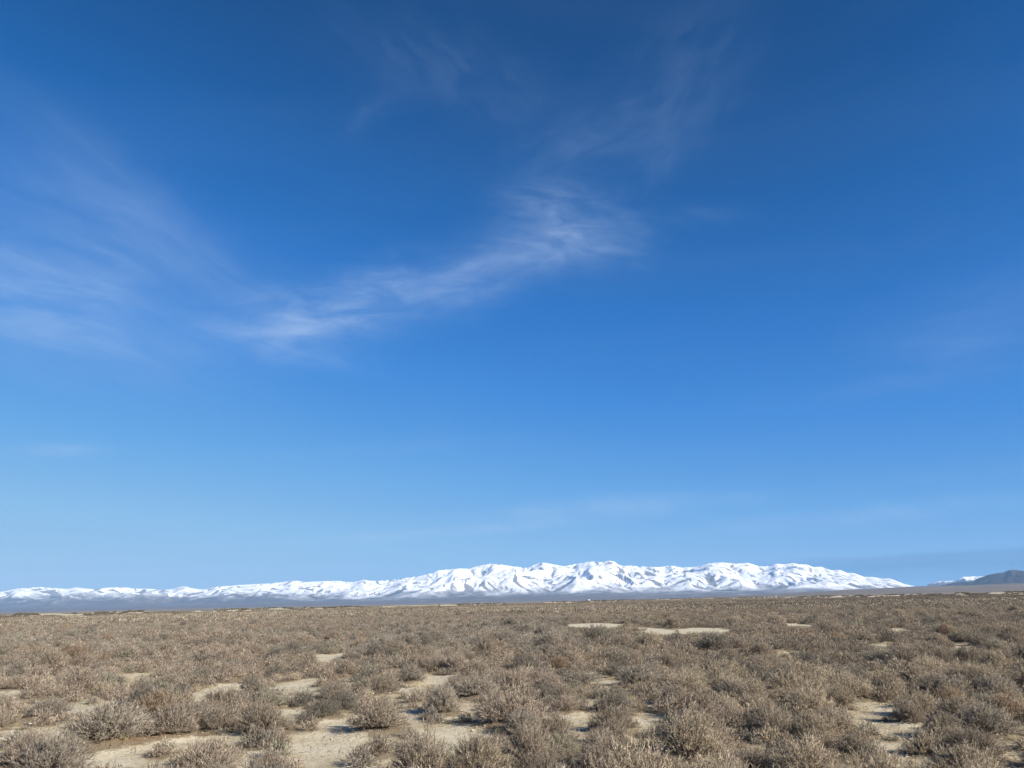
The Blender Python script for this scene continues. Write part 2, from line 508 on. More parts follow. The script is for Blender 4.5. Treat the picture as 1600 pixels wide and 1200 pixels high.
bmp = N('ShaderNodeBump', ins={'Height': hgt, 'Strength': 0.8, 'Distance': 1.0})
L.new(bmp.outputs[0], bs.inputs['Normal'])
N('ShaderNodeOutputMaterial', ins={0: bs.outputs[0]})
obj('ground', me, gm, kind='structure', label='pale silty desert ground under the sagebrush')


# ------------------------------------------------------------------ mountains
def gully(px_, py_, gx_, gy_, freq, seed):
    """stripes running down the local slope, blended from jittered cells; returns value and gradient"""
    ln = np.hypot(gx_, gy_) + 1e-9
    sx, sy = -gy_ / ln, gx_ / ln
    X = px_ * freq; Y = py_ * freq
    ix = np.floor(X); iy = np.floor(Y)
    acc = 0; ax = 0; ay = 0; wt = 1e-9
    for dx in (-1, 0, 1, 2):
        for dy in (-1, 0, 1, 2):
            jx = ix + dx + (hash2(ix + dx, iy + dy, seed) - 0.5) * 0.9
            jy = iy + dy + (hash2(ix + dx, iy + dy, seed + 5) - 0.5) * 0.9
            rx = X - jx; ry = Y - jy
            w = np.exp(-(rx * rx + ry * ry) * 2.0)
            ph = (rx * sx + ry * sy) * 2 * math.pi * 0.9 + hash2(ix + dx, iy + dy, seed + 9) * 1.2
            acc = acc + w * np.cos(ph); s_ = -np.sin(ph) * w
            ax = ax + s_ * sx; ay = ay + s_ * sy; wt = wt + w
    k = 2 * math.pi * 0.9 * freq
    return acc / wt, ax / wt * k, ay / wt * k


def sky_profile(pts):
    az_, el_ = [], []
    for (px, py) in pts:
        d = ray(px, py)
        az_.append(d[0] / d[1]); el_.append(d[2] / d[1])
    return np.array(az_), np.array(el_)


main_pts = [(-420, 934), (-260, 926), (-120, 930), (-40, 925), (0, 925), (25, 919.5), (62, 917), (80, 918.5), (105, 920), (118, 917.5), (145, 920.5), (165, 918.5), (180, 917.5), (197, 917.5), (210, 919.5),
            (235, 920), (255, 921.5), (270, 920), (277, 917), (290, 916), (300, 919), (310, 920.5), (325, 920), (335, 917), (345, 915.5), (360, 915), (375, 914), (400, 912.5),
            (420, 911.5), (440, 909.5), (455, 907.5), (463, 907), (480, 909.5), (495, 908), (530, 907.5), (545, 909.5), (555, 908.5), (568, 905.5), (580, 907.5), (600, 907),
            (620, 905), (640, 902), (655, 900), (672, 896), (680, 892.5), (690, 890.5), (705, 889.5), (720, 888), (730, 888.5), (745, 884.5), (765, 880.5), (780, 881.5),
            (800, 884.5), (823, 887), (830, 884), (845, 878.5), (860, 880.5), (880, 884.5), (895, 882), (910, 879), (918, 877.5), (930, 877), (940, 878), (950, 876), (958, 876.5),
            (968, 882), (975, 884), (985, 883), (1000, 885), (1030, 886), (1045, 884), (1052, 883.5), (1065, 886.5), (1080, 886), (1090, 884.5), (1110, 879.5), (1130, 878.5),
            (1150, 880.5), (1170, 879), (1185, 884), (1200, 884.5), (1205, 882.5), (1213, 880.5), (1225, 881.5), (1238, 879.5), (1250, 881.5), (1262, 882), (1272, 886), (1282, 885),
            (1292, 888), (1300, 891), (1312, 890), (1325, 895), (1335, 895), (1350, 901), (1365, 901.5), (1375, 903.5), (1390, 903.5), (1400, 907), (1410, 911), (1428, 915.5),
            (1440, 917), (1600, 915), (1900, 912)]
p_az, p_el = sky_profile(main_pts)
NX, NY = 1400, 270
mx = np.linspace(-20000, 15000, NX); my = np.linspace(11500, 25500, NY)
X, Y = np.meshgrid(mx, my)
wx = X + 900 * (fbm(X / 2600, Y / 2600, 3, 201) - 0.5); wy = Y + 900 * (fbm(X / 2600 + 9, Y / 2600, 3, 202) - 0.5)
AZ = X / Y
elv = np.interp(AZ, p_az, p_el)
el_s = np.interp(AZ, p_az, np.convolve(np.pad(p_el, 3, 'edge'), np.ones(7) / 7, 'valid'))
crestY = 21300 + 700 * (fbm(X / 3500, X * 0, 3, 210) - 0.5)
zc = el_s * crestY
sft = (wy - (crestY - 4300)) / 4300           # 0 at the mountain foot, 1 on the crest
prof = np.clip(sft, 0, 1)**1.15
prof = np.where(sft > 1, np.maximum(0, 1 - (sft - 1) * 0.9), prof)
# spurs and side valleys between them, perpendicular to the crest
sp = np.abs(2 * fbm(wx / 1900, wy / 5200, 2, 220, 0.4) - 1)
sp2 = np.abs(2 * fbm(wx / 1100 + 3, wy / 1400, 2, 230, 0.4) - 1)
h0 = zc * (0.14 * ss(-1.7, 0, sft) + 0.86 * prof) * 1.0
body = ss(-0.02, 0.25, sft)
h0 = h0 + zc * body * ((0.5 - sp) * 0.36 * (1 - 0.55 * ss(0.55, 1, sft)) + (0.35 - sp2) * 0.13)
h0 = np.maximum(h0, zc * 0.14 * ss(-1.7, 0, sft))
dxm = mx[1] - mx[0]; dym = my[1] - my[0]
gyy, gxx = np.gradient(h0, dym, dxm)
H = h0.copy()
amp = 100.0; fr = 1 / 1500.0
line = np.zeros_like(H)
hk = np.clip(zc / 1000, 0.25, 1.1)
for o_ in range(5):
    v, ax, ay = gully(wx, wy, gxx, gyy, fr, 300 + o_ * 11)
    msk = body * np.clip(np.hypot(gxx, gyy) * 5, 0.1, 1) * hk
    if o_ in (1, 2, 3): line = np.maximum(line, np.maximum(ss(0.38, 0.72, -v), 0.8 * ss(0.62, 0.85, v)) * (1.0, .9, .8)[o_ - 1])
    H = H + amp * v * msk
    gxx = gxx + amp * ax * msk; gyy = gyy + amp * ay * msk
    amp *= 0.47; fr *= 1.95
H = H + 8 * (fbm(X / 150, Y / 150, 2, 250) - 0.5) * body
H = np.maximum(H, zc * 0.11 * ss(-1.7, 0, sft))
# fit the skyline: measure elevation per azimuth and rescale
for it in range(4):
    nb = 900
    edges = np.linspace(AZ.min(), AZ.max(), nb + 1)
    b = np.clip(np.digitize(AZ.ravel(), edges) - 1, 0, nb - 1)
    mxel = np.full(nb, 1e-6); np.maximum.at(mxel, b, ((H - EYE) / Y).ravel())
    mid = (edges[1:] + edges[:-1]) / 2
    ratio = np.clip(np.interp(mid, p_az, p_el) / mxel, 0.3, 2.5)
    kk = np.array([1, 2, 1]) / 4 if it else np.ones(9) / 9
    ratio = np.convolve(np.pad(ratio, len(kk) // 2, 'edge'), kk, 'valid')
    rt = np.interp(AZ, mid, ratio)
    H = H * (1 + (rt - 1) * ss(0.15, 0.75, np.clip(sft, 0, 1)))
H = H * ss(11500, 12600, Y) - 6 * (1 - ss(11600, 12600, Y))
# right end runs out into a low brown shoulder
me = mesh_from('snow_mountain_range', np.stack((X, Y, H), -1).reshape(-1, 3), quads=grid_quads(NX, NY))
rel = H / np.maximum(zc, 150)
snowline = np.interp(AZ, *[np.array(v) for v in zip(*[(-0.7, 0.62), (-0.45, 0.58), (-0.3, 0.40), (-0.2, 0.30), (-0.1, 0.235), (0.05, 0.21), (0.3, 0.20), (0.44, 0.20), (0.6, 0.2)])])
snow = (rel - snowline) * np.maximum(zc, 150) / 1000
attr(me, 'snow', snow.ravel())
# gully floors / spines keep dark brush and rock
lap = H - (np.roll(H, 2, 0) + np.roll(H, -2, 0) + np.roll(H, 2, 1) + np.roll(H, -2, 1)) / 4
attr(me, 'curve', (line * body).ravel())
smooth(me)


def mountain_mat(name, snowy=True, rock=((0.065, 0.058, 0.052), (0.12, 0.10, 0.082))):
    mt = new_mat(name)
    N, M, V, MIX, RAMP, NOISE, L = tree(mt.node_tree)
    geo = N('ShaderNodeNewGeometry')
    pos = geo.outputs['Position']
    nz = N('ShaderNodeSeparateXYZ', ins={0: geo.outputs['Normal']}).outputs[2]
    a = NOISE(pos, 0.0022, 7, 0.62); b = NOISE(pos, 0.015, 7, 0.68); c = NOISE(pos, 0.0007, 4, 0.5)
    rk = MIX(RAMP(a, [(0.35, 0), (0.65, 1)]), (*rock[0], 1), (*rock[1], 1))
    pz = N('ShaderNodeSeparateXYZ', ins={0: pos}).outputs[2]
    fanf = RAMP(M('ADD', M('MULTIPLY', pz, 0.004), M('MULTIPLY', M('SUBTRACT', c, 0.5), 0.5)), [(0.22, 1), (0.48, 0)])
    if snowy: rk = MIX(M('MULTIPLY', fanf, 0.6), rk, (0.14, 0.12, 0.105, 1))
    col = rk
    if snowy:
        sn = N('ShaderNodeAttribute', attribute_name='snow').outputs['Fac']
        cv = N('ShaderNodeAttribute', attribute_name='curve').outputs['Fac']
        f = M('MULTIPLY_ADD', M('SUBTRACT', a, 0.5), 0.55, M('MULTIPLY', sn, 1.0))
        f = M('MULTIPLY_ADD', M('SUBTRACT', b, 0.5), 0.30, f)
        cover = RAMP(M('ADD', M('MULTIPLY', f, 2.2), 0.5), [(0.28, 0), (0.50, 0.35), (0.74, 1)])
        # rock ribs and brush lines breaking through the snow, fewer higher up
        rib = M('ADD', M('MULTIPLY', cv, 0.60), M('MULTIPLY', b, 1.05))
        rib = M('ADD', rib, M('MULTIPLY', M('SUBTRACT', 1.0, nz), 0.5))
        rib = M('ADD', rib, M('MULTIPLY', c, 0.3))
        rib = M('SUBTRACT', rib, M('MULTIPLY', M('MINIMUM', M('MAXIMUM', sn, 0), 1.0), 0.34))
        ribf = RAMP(rib, [(0.84, 0), (1.02, 0.85)])
        cover = M('MULTIPLY', cover, M('SUBTRACT', 1.0, ribf))
        col = MIX(cover, rk, (0.84, 0.84, 0.85, 1))
    bs = N('ShaderNodeBsdfPrincipled', ins={'Base Color': col, 'Roughness': 0.9, 'Specular IOR Level': 0.1})
    bmp = N('ShaderNodeBump', ins={'Height': b, 'Strength': 0.6, 'Distance': 13.0})
    L.new(bmp.outputs[0], bs.inputs['Normal'])
    N('ShaderNodeOutputMaterial', ins={0: bs.outputs[0]})
    return mt


obj('mountain_range', me, mountain_mat('snow_and_rock'), kind='structure', label='long snow-covered mountain range across the horizon')


def hill_sheet(name, pts, az0, az1, r0, r1, nx, ny, crest_at, seed, foot, mat_, extra=None, ridge=0.2):
    """a heightfield in a polar wedge whose skyline follows pts"""
    a_, e_ = sky_profile(pts)
    az = np.linspace(az0, az1, nx); r = np.linspace(r0, r1, ny)
    A, Y = np.meshgrid(az, r)
    X = A * Y
    el_ = np.interp(A, a_, e_)
    t = (Y - r0) / (crest_at - r0)
    up = np.where(t < 1, ss(0, 1, np.clip(t, 0, 1)), np.clip(1 - (t - 1) * 1.4, 0, 1))
    H = el_ * crest_at * up
    g2, g1 = np.gradient(H, r[1] - r[0], (az[1] - az[0]) * crest_at)
    amp = H.max() * ridge * 0.35; fr = 1 / (crest_at * 0.05)
    for k in range(3):
        v, ax, ay = gully(X, Y, g1, g2, fr, seed + k * 7)
        mk = np.clip(H / (H.max() + 1), 0, 1) ** 0.6 * np.clip((H - foot) / (H.max() * 0.3 + 1), 0, 1)
        H = H + amp * v * mk; g1 = g1 + amp * ax * mk; g2 = g2 + amp * ay * mk
        amp *= .5; fr *= 2
    mel = ((H - EYE) / Y).max(0)
    ratio = np.clip((np.interp(az, a_, e_)) / np.maximum(mel, 1e-6), 0.2, 3)
    H = H * ratio[None, :]
    H = H - 8 * (1 - ss(0, 0.10, t))
    edge = ss(0, 0.04, (A - az0) / (az1 - az0))
    H = H * edge - 8 * (1 - edge)
    me = mesh_from(name, np.stack((X, Y, H), -1).reshape(-1, 3), quads=grid_quads(nx, ny))
    if extra: extra(me, A, Y, H, t)
    smooth(me)
    return obj(name, me, mat_, kind='structure')


# pale brown plain sloping up on the right, in front of everything but the brush
fan_pts = [(900, 939), (1000, 936.2), (1150, 931.5), (1250, 926.5), (1320, 921.5), (1440, 915.8), (1500, 915), (1560, 912.5), (1600, 911.5), (1760, 906), (2050, 900)]
fan = hill_sheet('sloping_plain', fan_pts, 0.05, 1.15, 3000, 9500, 300, 60, 8600, 500, 40,
                 mountain_mat('sage_plain', False, ((0.135, 0.112, 0.092), (0.21, 0.175, 0.135))), ridge=0.02)
fan['label'] = 'brown plain rising gently at the right below the dark hill'
dark_pts = [(1420, 921), (1440, 917), (1470, 914.8), (1490, 911), (1520, 908), (1528, 903.5), (1545, 898), (1558, 895.5), (1568, 894.5), (1575, 891), (1583, 890), (1600, 892), (1640, 896), (1700, 893), (1800, 888), (2000, 895)]
hill = hill_sheet('dark_hill', dark_pts, 0.50, 1.25, 9600, 15500, 260, 110, 12800, 520, 60,
                  mountain_mat('dark_scrub_hill', False, ((0.018, 0.020, 0.020), (0.045, 0.040, 0.035))), ridge=0.55)
hill['label'] = 'dark bare hill rising at the right edge'
far_pts = [(1400, 925), (1430, 918), (1445, 914), (1467, 908), (1480, 907.5), (1495, 907.2), (1500, 904), (1505, 901.5), (1520, 900.6), (1535, 900), (1560, 899), (1640, 905), (1800, 905)]


def far_snow(me, A, Y, H, t):
    attr(me, 'snow', np.interp(H, [0, 150, 330, 500], [-.6, -.25, .15, .5]).ravel())
    attr(me, 'curve', np.zeros(H.size))


far = hill_sheet('distant_mountains', far_pts, 0.50, 0.95, 17500, 25500, 260, 100, 22500, 540, 100, mountain_mat('far_snow'), far_snow, ridge=0.9)
far['label'] = 'small distant snowy peaks between the range and the dark hill'

# ------------------------------------------------------------------ shrubs
def unit(v):
    return v / (np.linalg.norm(v, axis=-1, keepdims=True) + 1e-9)


def prisms(base, mid, tip, w0, w1):
    """three-sided tapering twigs; base, mid, tip: (n,3); returns verts, tris"""
    n = len(base)
    ax = unit(tip - base)
    ref = unit(rng.normal(size=(n, 3)))
    s = unit(np.cross(ax, ref)); t = np.cross(ax, s)
    V_ = np.empty((n, 7, 3)); 
    for k in range(3):
        a = 2 * math.pi * k / 3
        d = math.cos(a) * s + math.sin(a) * t
        V_[:, k] = base + d * w0[:, None]
        V_[:, 3 + k] = mid + d * w1[:, None]
    V_[:, 6] = tip
    f = []
    for k in range(3):
        k2 = (k + 1) % 3
        f += [(k, k2, 3 + k2), (k, 3 + k2, 3 + k), (3 + k, 3 + k2, 6)]
    f = np.array(f)
    T = (f[None] + 7 * np.arange(n)[:, None, None]).reshape(-1, 3)
    return V_.reshape(-1, 3), T


def ribbons(base, tip, w):
    """single tapering blades, for shrubs far enough off that a twig is below a pixel"""
    n = len(base)
    ax = unit(tip - base)
    s = unit(np.cross(ax, unit(rng.normal(size=(n, 3)))))
    mid = base * 0.45 + tip * 0.55
    V_ = np.stack((base - s * w[:, None] * .5, base + s * w[:, None] * .5, mid + s * w[:, None], tip, mid - s * w[:, None]), 1)
    f = np.array([(0, 1, 2), (0, 2, 4), (4, 2, 3)])
    T = (f[None] + 5 * np.arange(n)[:, None, None]).reshape(-1, 3)
    return V_.reshape(-1, 3), T


def shrub_shape(kind, n_stem, per, twig_len, spread):
    """unit shrub: half width 1, height 1. returns stems (base, mid, tip) and twigs (base, tip, rand, low)"""
    lumps = {0: [(0, 0, 1, 1)], 1: [(-.38, 0, .68, .92), (.40, .1, .66, 1.0), (0, -.3, .55, .75)], 2: [(-.3, .2, .72, .8), (.35, -.1, .7, 1.0)], 3: [(0, 0, .85, 1), (.5, .3, .5, .62), (-.5, -.2, .48, .7), (.1, -.5, .5, .6)]}[kind]
    B, T_, ST = [], [], []
    areas = np.array([l[2]**2 for l in lumps]); areas = areas / areas.sum()
    for (lx, ly, lr, lh), ar in zip(lumps, areas):
        n = int(n_stem * ar)
        phi = rng.uniform(0, 2 * math.pi, n)
        th = np.arccos(rng.uniform(0.02, 1, n) ** spread)
        L_ = 1 / np.sqrt((np.sin(th) / lr)**2 + (np.cos(th) / lh)**2)
        sd = rng.integers(999)
        L_ *= 0.70 + 0.48 * vnoise(phi * 2.3 + 10, th * 3.8, sd) + rng.uniform(-0.12, 0.12, n)
        d = np.stack((np.sin(th) * np.cos(phi), np.sin(th) * np.sin(phi), np.cos(th)), -1)
        o = np.stack((lx * .45 + rng.normal(0, .09, n), ly * .45 + rng.normal(0, .09, n), np.zeros(n)), -1)
        tip = np.array([lx, ly, 0]) * .95 + d * L_[:, None]
        tip[:, 2] = np.maximum(tip[:, 2], 0.04)
        mid = o * .5 + tip * .5 + np.stack((np.zeros(n), np.zeros(n), -0.10 * np.sin(th) + .03), -1)
        mid += rng.normal(0, .06, (n, 3)); mid[:, 2] = np.maximum(mid[:, 2], .02)
        ST.append((o, mid, tip))
        for j in range(per):
            t = rng.uniform(0.32, 1.0, n) ** 0.75
            p = ((1 - t)**2)[:, None] * o + (2 * t * (1 - t))[:, None] * (2 * mid - .5 * o - .5 * tip) + (t**2)[:, None] * tip
            p[:, 2] = np.maximum(p[:, 2], 0.01)
            out = unit(tip - o)
            dd = unit(out * 0.8 + np.array([0, 0, 0.5]) + rng.normal(0, .42, (n, 3)))
            ln = twig_len * rng.uniform(0.45, 1.25, n) * (0.75 + 0.4 * t)
            q = p + dd * ln[:, None]
            q[:, 2] = np.maximum(q[:, 2], 0.015)
            B.append(p); T_.append(q)
    st = [np.concatenate([s[i] for s in ST]) for i in range(3)]
    B = np.concatenate(B); T_ = np.concatenate(T_)
    kz = 0.93 / np.percentile(T_[:, 2], 98); kr = 0.95 / np.percentile(np.hypot(T_[:, 0], T_[:, 1]), 95)
    k3 = np.array([kr, kr, kz])
    return [q * k3 for q in st], B * k3, T_ * k3


def twig_mat(name, far=False):
    mt = new_mat(name)
    N, M, V, MIX, RAMP, NOISE, L = tree(mt.node_tree)
    r = N('ShaderNodeAttribute', attribute_name='tone').outputs['Fac']
    col = RAMP(r, [(0.0, (0.060, 0.050, 0.040)), (0.40, (0.185, 0.160, 0.128)), (0.74, (0.415, 0.368, 0.302)), (1.0, (0.62, 0.56, 0.455))])
    if far:
        tint = N('ShaderNodeAttribute', attribute_type='INSTANCER', attribute_name='tint').outputs['Color']
    else:
        tint = N('ShaderNodeObjectInfo').outputs['Color']
    col = MIX(1.0, col, tint, 'MULTIPLY')
    bs = N('ShaderNodeBsdfPrincipled', ins={'Base Color': col, 'Roughness': 0.8, 'Specular IOR Level': 0.2})
    tr = N('ShaderNodeBsdfTranslucent', ins={'Color': col})
    mx_ = N('ShaderNodeMixShader', ins={0: 0.12, 1: bs.outputs[0], 2: tr.outputs[0]})
    N('ShaderNodeOutputMaterial', ins={0: mx_.outputs[0]})
    return mt


def stem_mat():
    mt = new_mat('woody_stem')
    N, M, V, MIX, RAMP, NOISE, L = tree(mt.node_tree)
    tcn = N('ShaderNodeTexCoord')
    n = NOISE(tcn.outputs['Object'], 9, 4, 0.6)
    col = RAMP(n, [(0.35, (0.10, 0.070, 0.045)), (0.6, (0.20, 0.155, 0.115)), (0.8, (0.26, 0.14, 0.07))])
    bs = N('ShaderNodeBsdfPrincipled', ins={'Base Color': col, 'Roughness': 0.9})
    N('ShaderNodeOutputMaterial', ins={0: bs.outputs[0]})
    return mt


TW, TWF, SM = twig_mat('dry_twig'), twig_mat('dry_twig_far', True), stem_mat()


def tones(n, seed=0):
    t = np.clip(rng.beta(2.2, 2.6, n), 0, 1)
    hi = rng.random(n) < 0.12
    t[hi] = rng.uniform(0.8, 1.0, hi.sum())
    return t


near_variants = []
for v in range(14):
    kind = (0, 1, 3, 0, 2, 1, 0)[v % 7]
    st, B, T_ = shrub_shape(kind, 330, 15, 0.15 if v % 3 else 0.19, [0.8, 1.0, 1.25][v % 3])
    n = len(B)
    sc = 0.62                                       # typical half width in metres: turns metre widths into unit widths
    mid = B * .5 + T_ * .5 + rng.normal(0, .017, (n, 3))
    w = rng.uniform(0.0020, 0.0036, n) / sc
    V1, F1 = prisms(B, mid, T_, w, w * 1.0)
    # fine seed stalks on the outer twigs
    k = rng.random(n) < 0.42
    sB = B[k] * .35 + T_[k] * .65
    sT = sB + unit(T_[k] - B[k] + rng.normal(0, .13, (k.sum(), 3))) * rng.uniform(.04, .11, k.sum())[:, None]
    sw = np.full(k.sum(), 0.0024 / sc)
    V2, F2 = prisms(sB, (sB + sT) / 2, sT, sw, sw * 1.3)
    crown = mesh_from('crown', np.concatenate((V1, V2)), tris=np.concatenate((F1, F2 + len(V1))))
    tn = np.concatenate((np.repeat(tones(n), 7), np.repeat(np.clip(tones(k.sum()) + .12, 0, 1), 7)))
    attr(crown, 'tone', tn)
    crown.materials.append(TW)
    ks = rng.random(len(st[0])) < 0.45
    sb, smid, stp = st[0][ks], st[1][ks], st[2][ks]
    wv = rng.uniform(.008, .014, len(sb)) / sc
    sb = sb + np.array([0, 0, -.06])
    V3, F3 = prisms(sb, smid, smid * .25 + stp * .75, wv, wv * .6)
    stem = mesh_from('stem', V3, tris=F3)
    stem.materials.append(SM)
    near_variants.append((crown, stem))

lib = bpy.data.collections.new('sagebrush_forms')          # not linked: only the field object instances it
lib_objs = []


def lib_add(nm, me):
    o = bpy.data.objects.new(nm, me); lib.objects.link(o); lib_objs.append(o)


# middle-distance forms
NMID = 8
for v in range(NMID):
    st, B, T_ = shrub_shape(v % 4, 150, 9, 0.20, 1.0)
    n = len(B)
    w = rng.uniform(.010, .017, n)
    V1, F1 = ribbons(B, T_, w)
    me = mesh_from('mid_form', V1, tris=F1)
    attr(me, 'tone', np.repeat(np.minimum(tones(n), .82), 5)); me.materials.append(TWF)
    lib_add('form_%02d' % v, me)
# far tiles, each a few dozen shrubs
NTILE = 6
for v in range(NTILE):
    Vs, Fs, Ts = [], [], []; off = 0
    for q in range(105):
        a = rng.uniform(0, 2 * math.pi); r = 7.5 * math.sqrt(rng.random())
        R = float(np.clip(rng.lognormal(-0.6, .3), .28, .95)); Hh = R * rng.uniform(.6, .9)
        st, B, T_ = shrub_shape(0, 40, 2, 0.24, 1.0)
        n = len(B)
        s3 = np.array([R, R, Hh]); o3 = np.array([r * math.cos(a), r * math.sin(a), 0])
        V1, F1 = ribbons(B * s3 + o3, T_ * s3 + o3, rng.uniform(.03, .05, n))
        Vs.append(V1); Fs.append(F1 + off); off += len(V1)
        Ts.append(np.repeat(np.clip(np.minimum(tones(n), .8) * .7 + rng.uniform(-.15, .35), 0, .85), 5))
    me = mesh_from('brush_tile', np.concatenate(Vs), tris=np.concatenate(Fs))
    attr(me, 'tone', np.concatenate(Ts)); me.materials.append(TWF)
    lib_add('form_%02d' % (NMID + v), me)

TINT = {'g': (0.95, 0.92, 0.88), 'b': (0.90, 0.83, 0.75), 'p': (1.04, 0.95, 0.88), 't': (1.12, 1.03, 0.89), 'd': (0.62, 0.62, 0.60), 'o': (0.88, 0.90, 0.80), 'r': (0.98, 0.82, 0.68)}
TWORD = {'g': 'ash-grey', 'b': 'grey-brown', 'p': 'pinkish-grey', 't': 'straw-tan', 'd': 'dark grey', 'o': 'olive-grey', 'r': 'rusty brown'}

sh_z = full_z(sh_x, sh_y)
ppx, ppy, pf = project(sh_x, sh_y, sh_z)
tpx, tpy, _ = project(sh_x, sh_y, sh_z + sh_H)
half = sh_R / pf * FPX
inframe = (ppx + half > 4) & (ppx - half < 1596) & (tpy < 1190)
size = sh_R * np.sqrt(sh_H * sh_R) / pf
size = np.where(inframe, size, -1)
order = np.argsort(-size)
near_ids = [int(i) for i in order[:300] if inframe[i]]
near_set = set(near_ids)

# words that single each one out --------------------------------------------------------
rows = [(1300, 'along the bottom edge'), (1165, 'just behind the front row'), (1120, 'in the lower foreground'), (1085, 'in the middle foreground'),
        (1055, 'in the upper foreground'), (1025, 'in the rear foreground')]
cols = ['at the far left', 'in the left third', 'left of centre', 'right of centre', 'in the right third', 'at the far right']
named_patch = [(480, 1158, 110, 45, 'beside the large bare sand patch lower left'), (195, 1186, 100, 38, 'by the bare sand near the bottom left corner'), (715, 1150, 95, 38, 'by the littered sand at bottom middle'),
               (132, 1106, 85, 28, 'by the small sand opening on the left'), (1028, 986, 60, 22, 'by the white sand flat right of centre'), (1390, 1125, 75, 32, 'by the crumbly sand on the right'),
               (462, 1070, 70, 22, 'by the sand opening left of centre'), (1440, 1190, 70, 24, 'by the yellowish clods at bottom right'), (928, 978, 60, 14, 'by the long thin sand strip mid field')]
info = {}
for i in near_ids:
    W = sh_R[i]; asp = sh_H[i] / sh_R[i]
    big = 'large' if W > 0.72 else 'small' if W < 0.42 else 'medium'
    shp = 'low spreading' if asp < 0.98 else 'upright' if asp > 1.28 else 'rounded'
    row = ([rows[0][1]] + [t for (lim, t) in rows if ppy[i] <= lim])[-1]
    col_ = cols[min(5, max(0, int(ppx[i] / 1600 * 6)))]
    place = None
    for (qx, qy, a, b, t) in named_patch:
        if ((ppx[i] - qx) / a)**2 + ((ppy[i] - qy) / b)**2 < 1: place = t
    info[i] = [big, shp, TWORD[sh_t[i]], place or (row + ' ' + col_), ppx[i], ppy[i]]
groups = {}
for i in near_ids:
    groups.setdefault(info[i][3], []).append(i)
ORD = ['first', 'second', 'third', 'fourth', 'fifth', 'sixth', 'seventh', 'eighth', 'ninth', 'tenth', 'eleventh', 'twelfth', 'thirteenth', 'fourteenth', 'fifteenth', 'sixteenth', 'seventeenth', 'eighteenth', 'nineteenth', 'twentieth']
labels = {}
for place, ids in groups.items():
    by = {}
    for i in ids: by.setdefault(info[i][2], []).append(i)
    for tw, lst in by.items():
        lst.sort(key=lambda i: info[i][4])
        for n_, i in enumerate(lst):
            big, shp = info[i][0], info[i][1]
            if len(lst) == 1: lead = 'only %s shrub' % tw
            elif len(lst) == 2: lead = '%s of two %s shrubs' % (('left-hand', 'right-hand')[n_], tw)
            elif n_ == 0: lead = 'leftmost %s shrub' % tw
            elif n_ == len(lst) - 1: lead = 'rightmost %s shrub' % tw
            else: lead = '%s %s shrub from the left' % (ORD[min(n_, 19)], tw)
            adj = shp if big == 'medium' else '%s and %s' % (big, shp)
            labels[i] = '%s, %s, %s' % (lead, adj, place)
            if len(labels[i].split()) > 16: labels[i] = '%s, %s, %s' % (lead, shp if big == 'medium' else big, place)
            if len(labels[i].split()) > 16: labels[i] = '%s, %s' % (lead, place)

for n_, i in enumerate(near_ids):
    crown, stem = near_variants[rng.integers(len(near_variants))]
    e = bpy.data.objects.new('sagebrush', None); COL.objects.link(e)
    e.empty_display_size = 0.2
    e.location = (sh_x[i], sh_y[i], float(sh_z[i]) - 0.02)
    e.rotation_euler = (rng.uniform(-.09, .09), rng.uniform(-.09, .09), rng.uniform(0, 6.28))
    e.scale = (sh_R[i], sh_R[i] * rng.uniform(.85, 1.1), sh_H[i])
    e['label'] = labels[i]; e['category'] = 'shrub'; e['group'] = 'sagebrush shrubs growing in the foreground'
    tcol = np.array(TINT[sh_t[i]]) * rng.uniform(.84, 1.16)
    for nm, me in (('crown', crown), ('stem', stem)):
        o = bpy.data.objects.new(nm, me); COL.objects.link(o); o.parent = e
        o.color = (*tcol, 1)

# ------------------------------------------------------------------ the rest of the brush as one mass
P, IDX, ROT, SCL, TN = [], [], [], [], []
for i in range(len(sh_x)):
    if i in near_set: continue
    P.append((sh_x[i], sh_y[i], sh_z[i] - .02)); IDX.append(int(rng.integers(NMID)))
    ROT.append((rng.uniform(-.08, .08), rng.uniform(-.08, .08), rng.uniform(0, 6.28)))
    SCL.append((sh_R[i], sh_R[i] * rng.uniform(.85, 1.1), sh_H[i]))
    TN.append(np.array(TINT[sh_t[i]]) * rng.uniform(.80, 1.18))
NT = 9000
r = np.sqrt(rng.uniform(138**2, 1060**2, NT)); r[:3500] = np.sqrt(rng.uniform(138**2, 480**2, 3500))
a = rng.uniform(-math.radians(42), math.radians(42), NT)
tx = r * np.sin(a); ty = r * np.cos(a)
ed = brush_edge(tx, ty)
skip = (rim(tx, ty) > 0.3) | (r > ed + 15) | (rng.random(NT) < 0.55 * ss(-130, -50, r - ed))
for px, py, a_, b_ in patches[:8]:
    skip |= ((tx - px) / (a_ + 6))**2 + ((ty - py) / (b_ + 7))**2 < 1
tz = ground_z(tx, ty)
tn = fbm(tx / 60, ty / 60, 2, 88)
for k in range(NT):
    if skip[k]: continue
    P.append((tx[k], ty[k], tz[k])); IDX.append(NMID + int(rng.integers(NTILE)))
    ROT.append((0, 0, rng.uniform(0, 6.28)))
    s = rng.uniform(.85, 1.15); SCL.append((s, s, s * rng.uniform(.85, 1.2)))
    dk = 0.8 if (r[k] > ed[k] - 120 and rng.random() < .6) else 1.0
    TN.append(np.array((.96, .88 + .04 * tn[k], .81)) * (.58 + .72 * tn[k]) * rng.uniform(.86, 1.14) * dk)
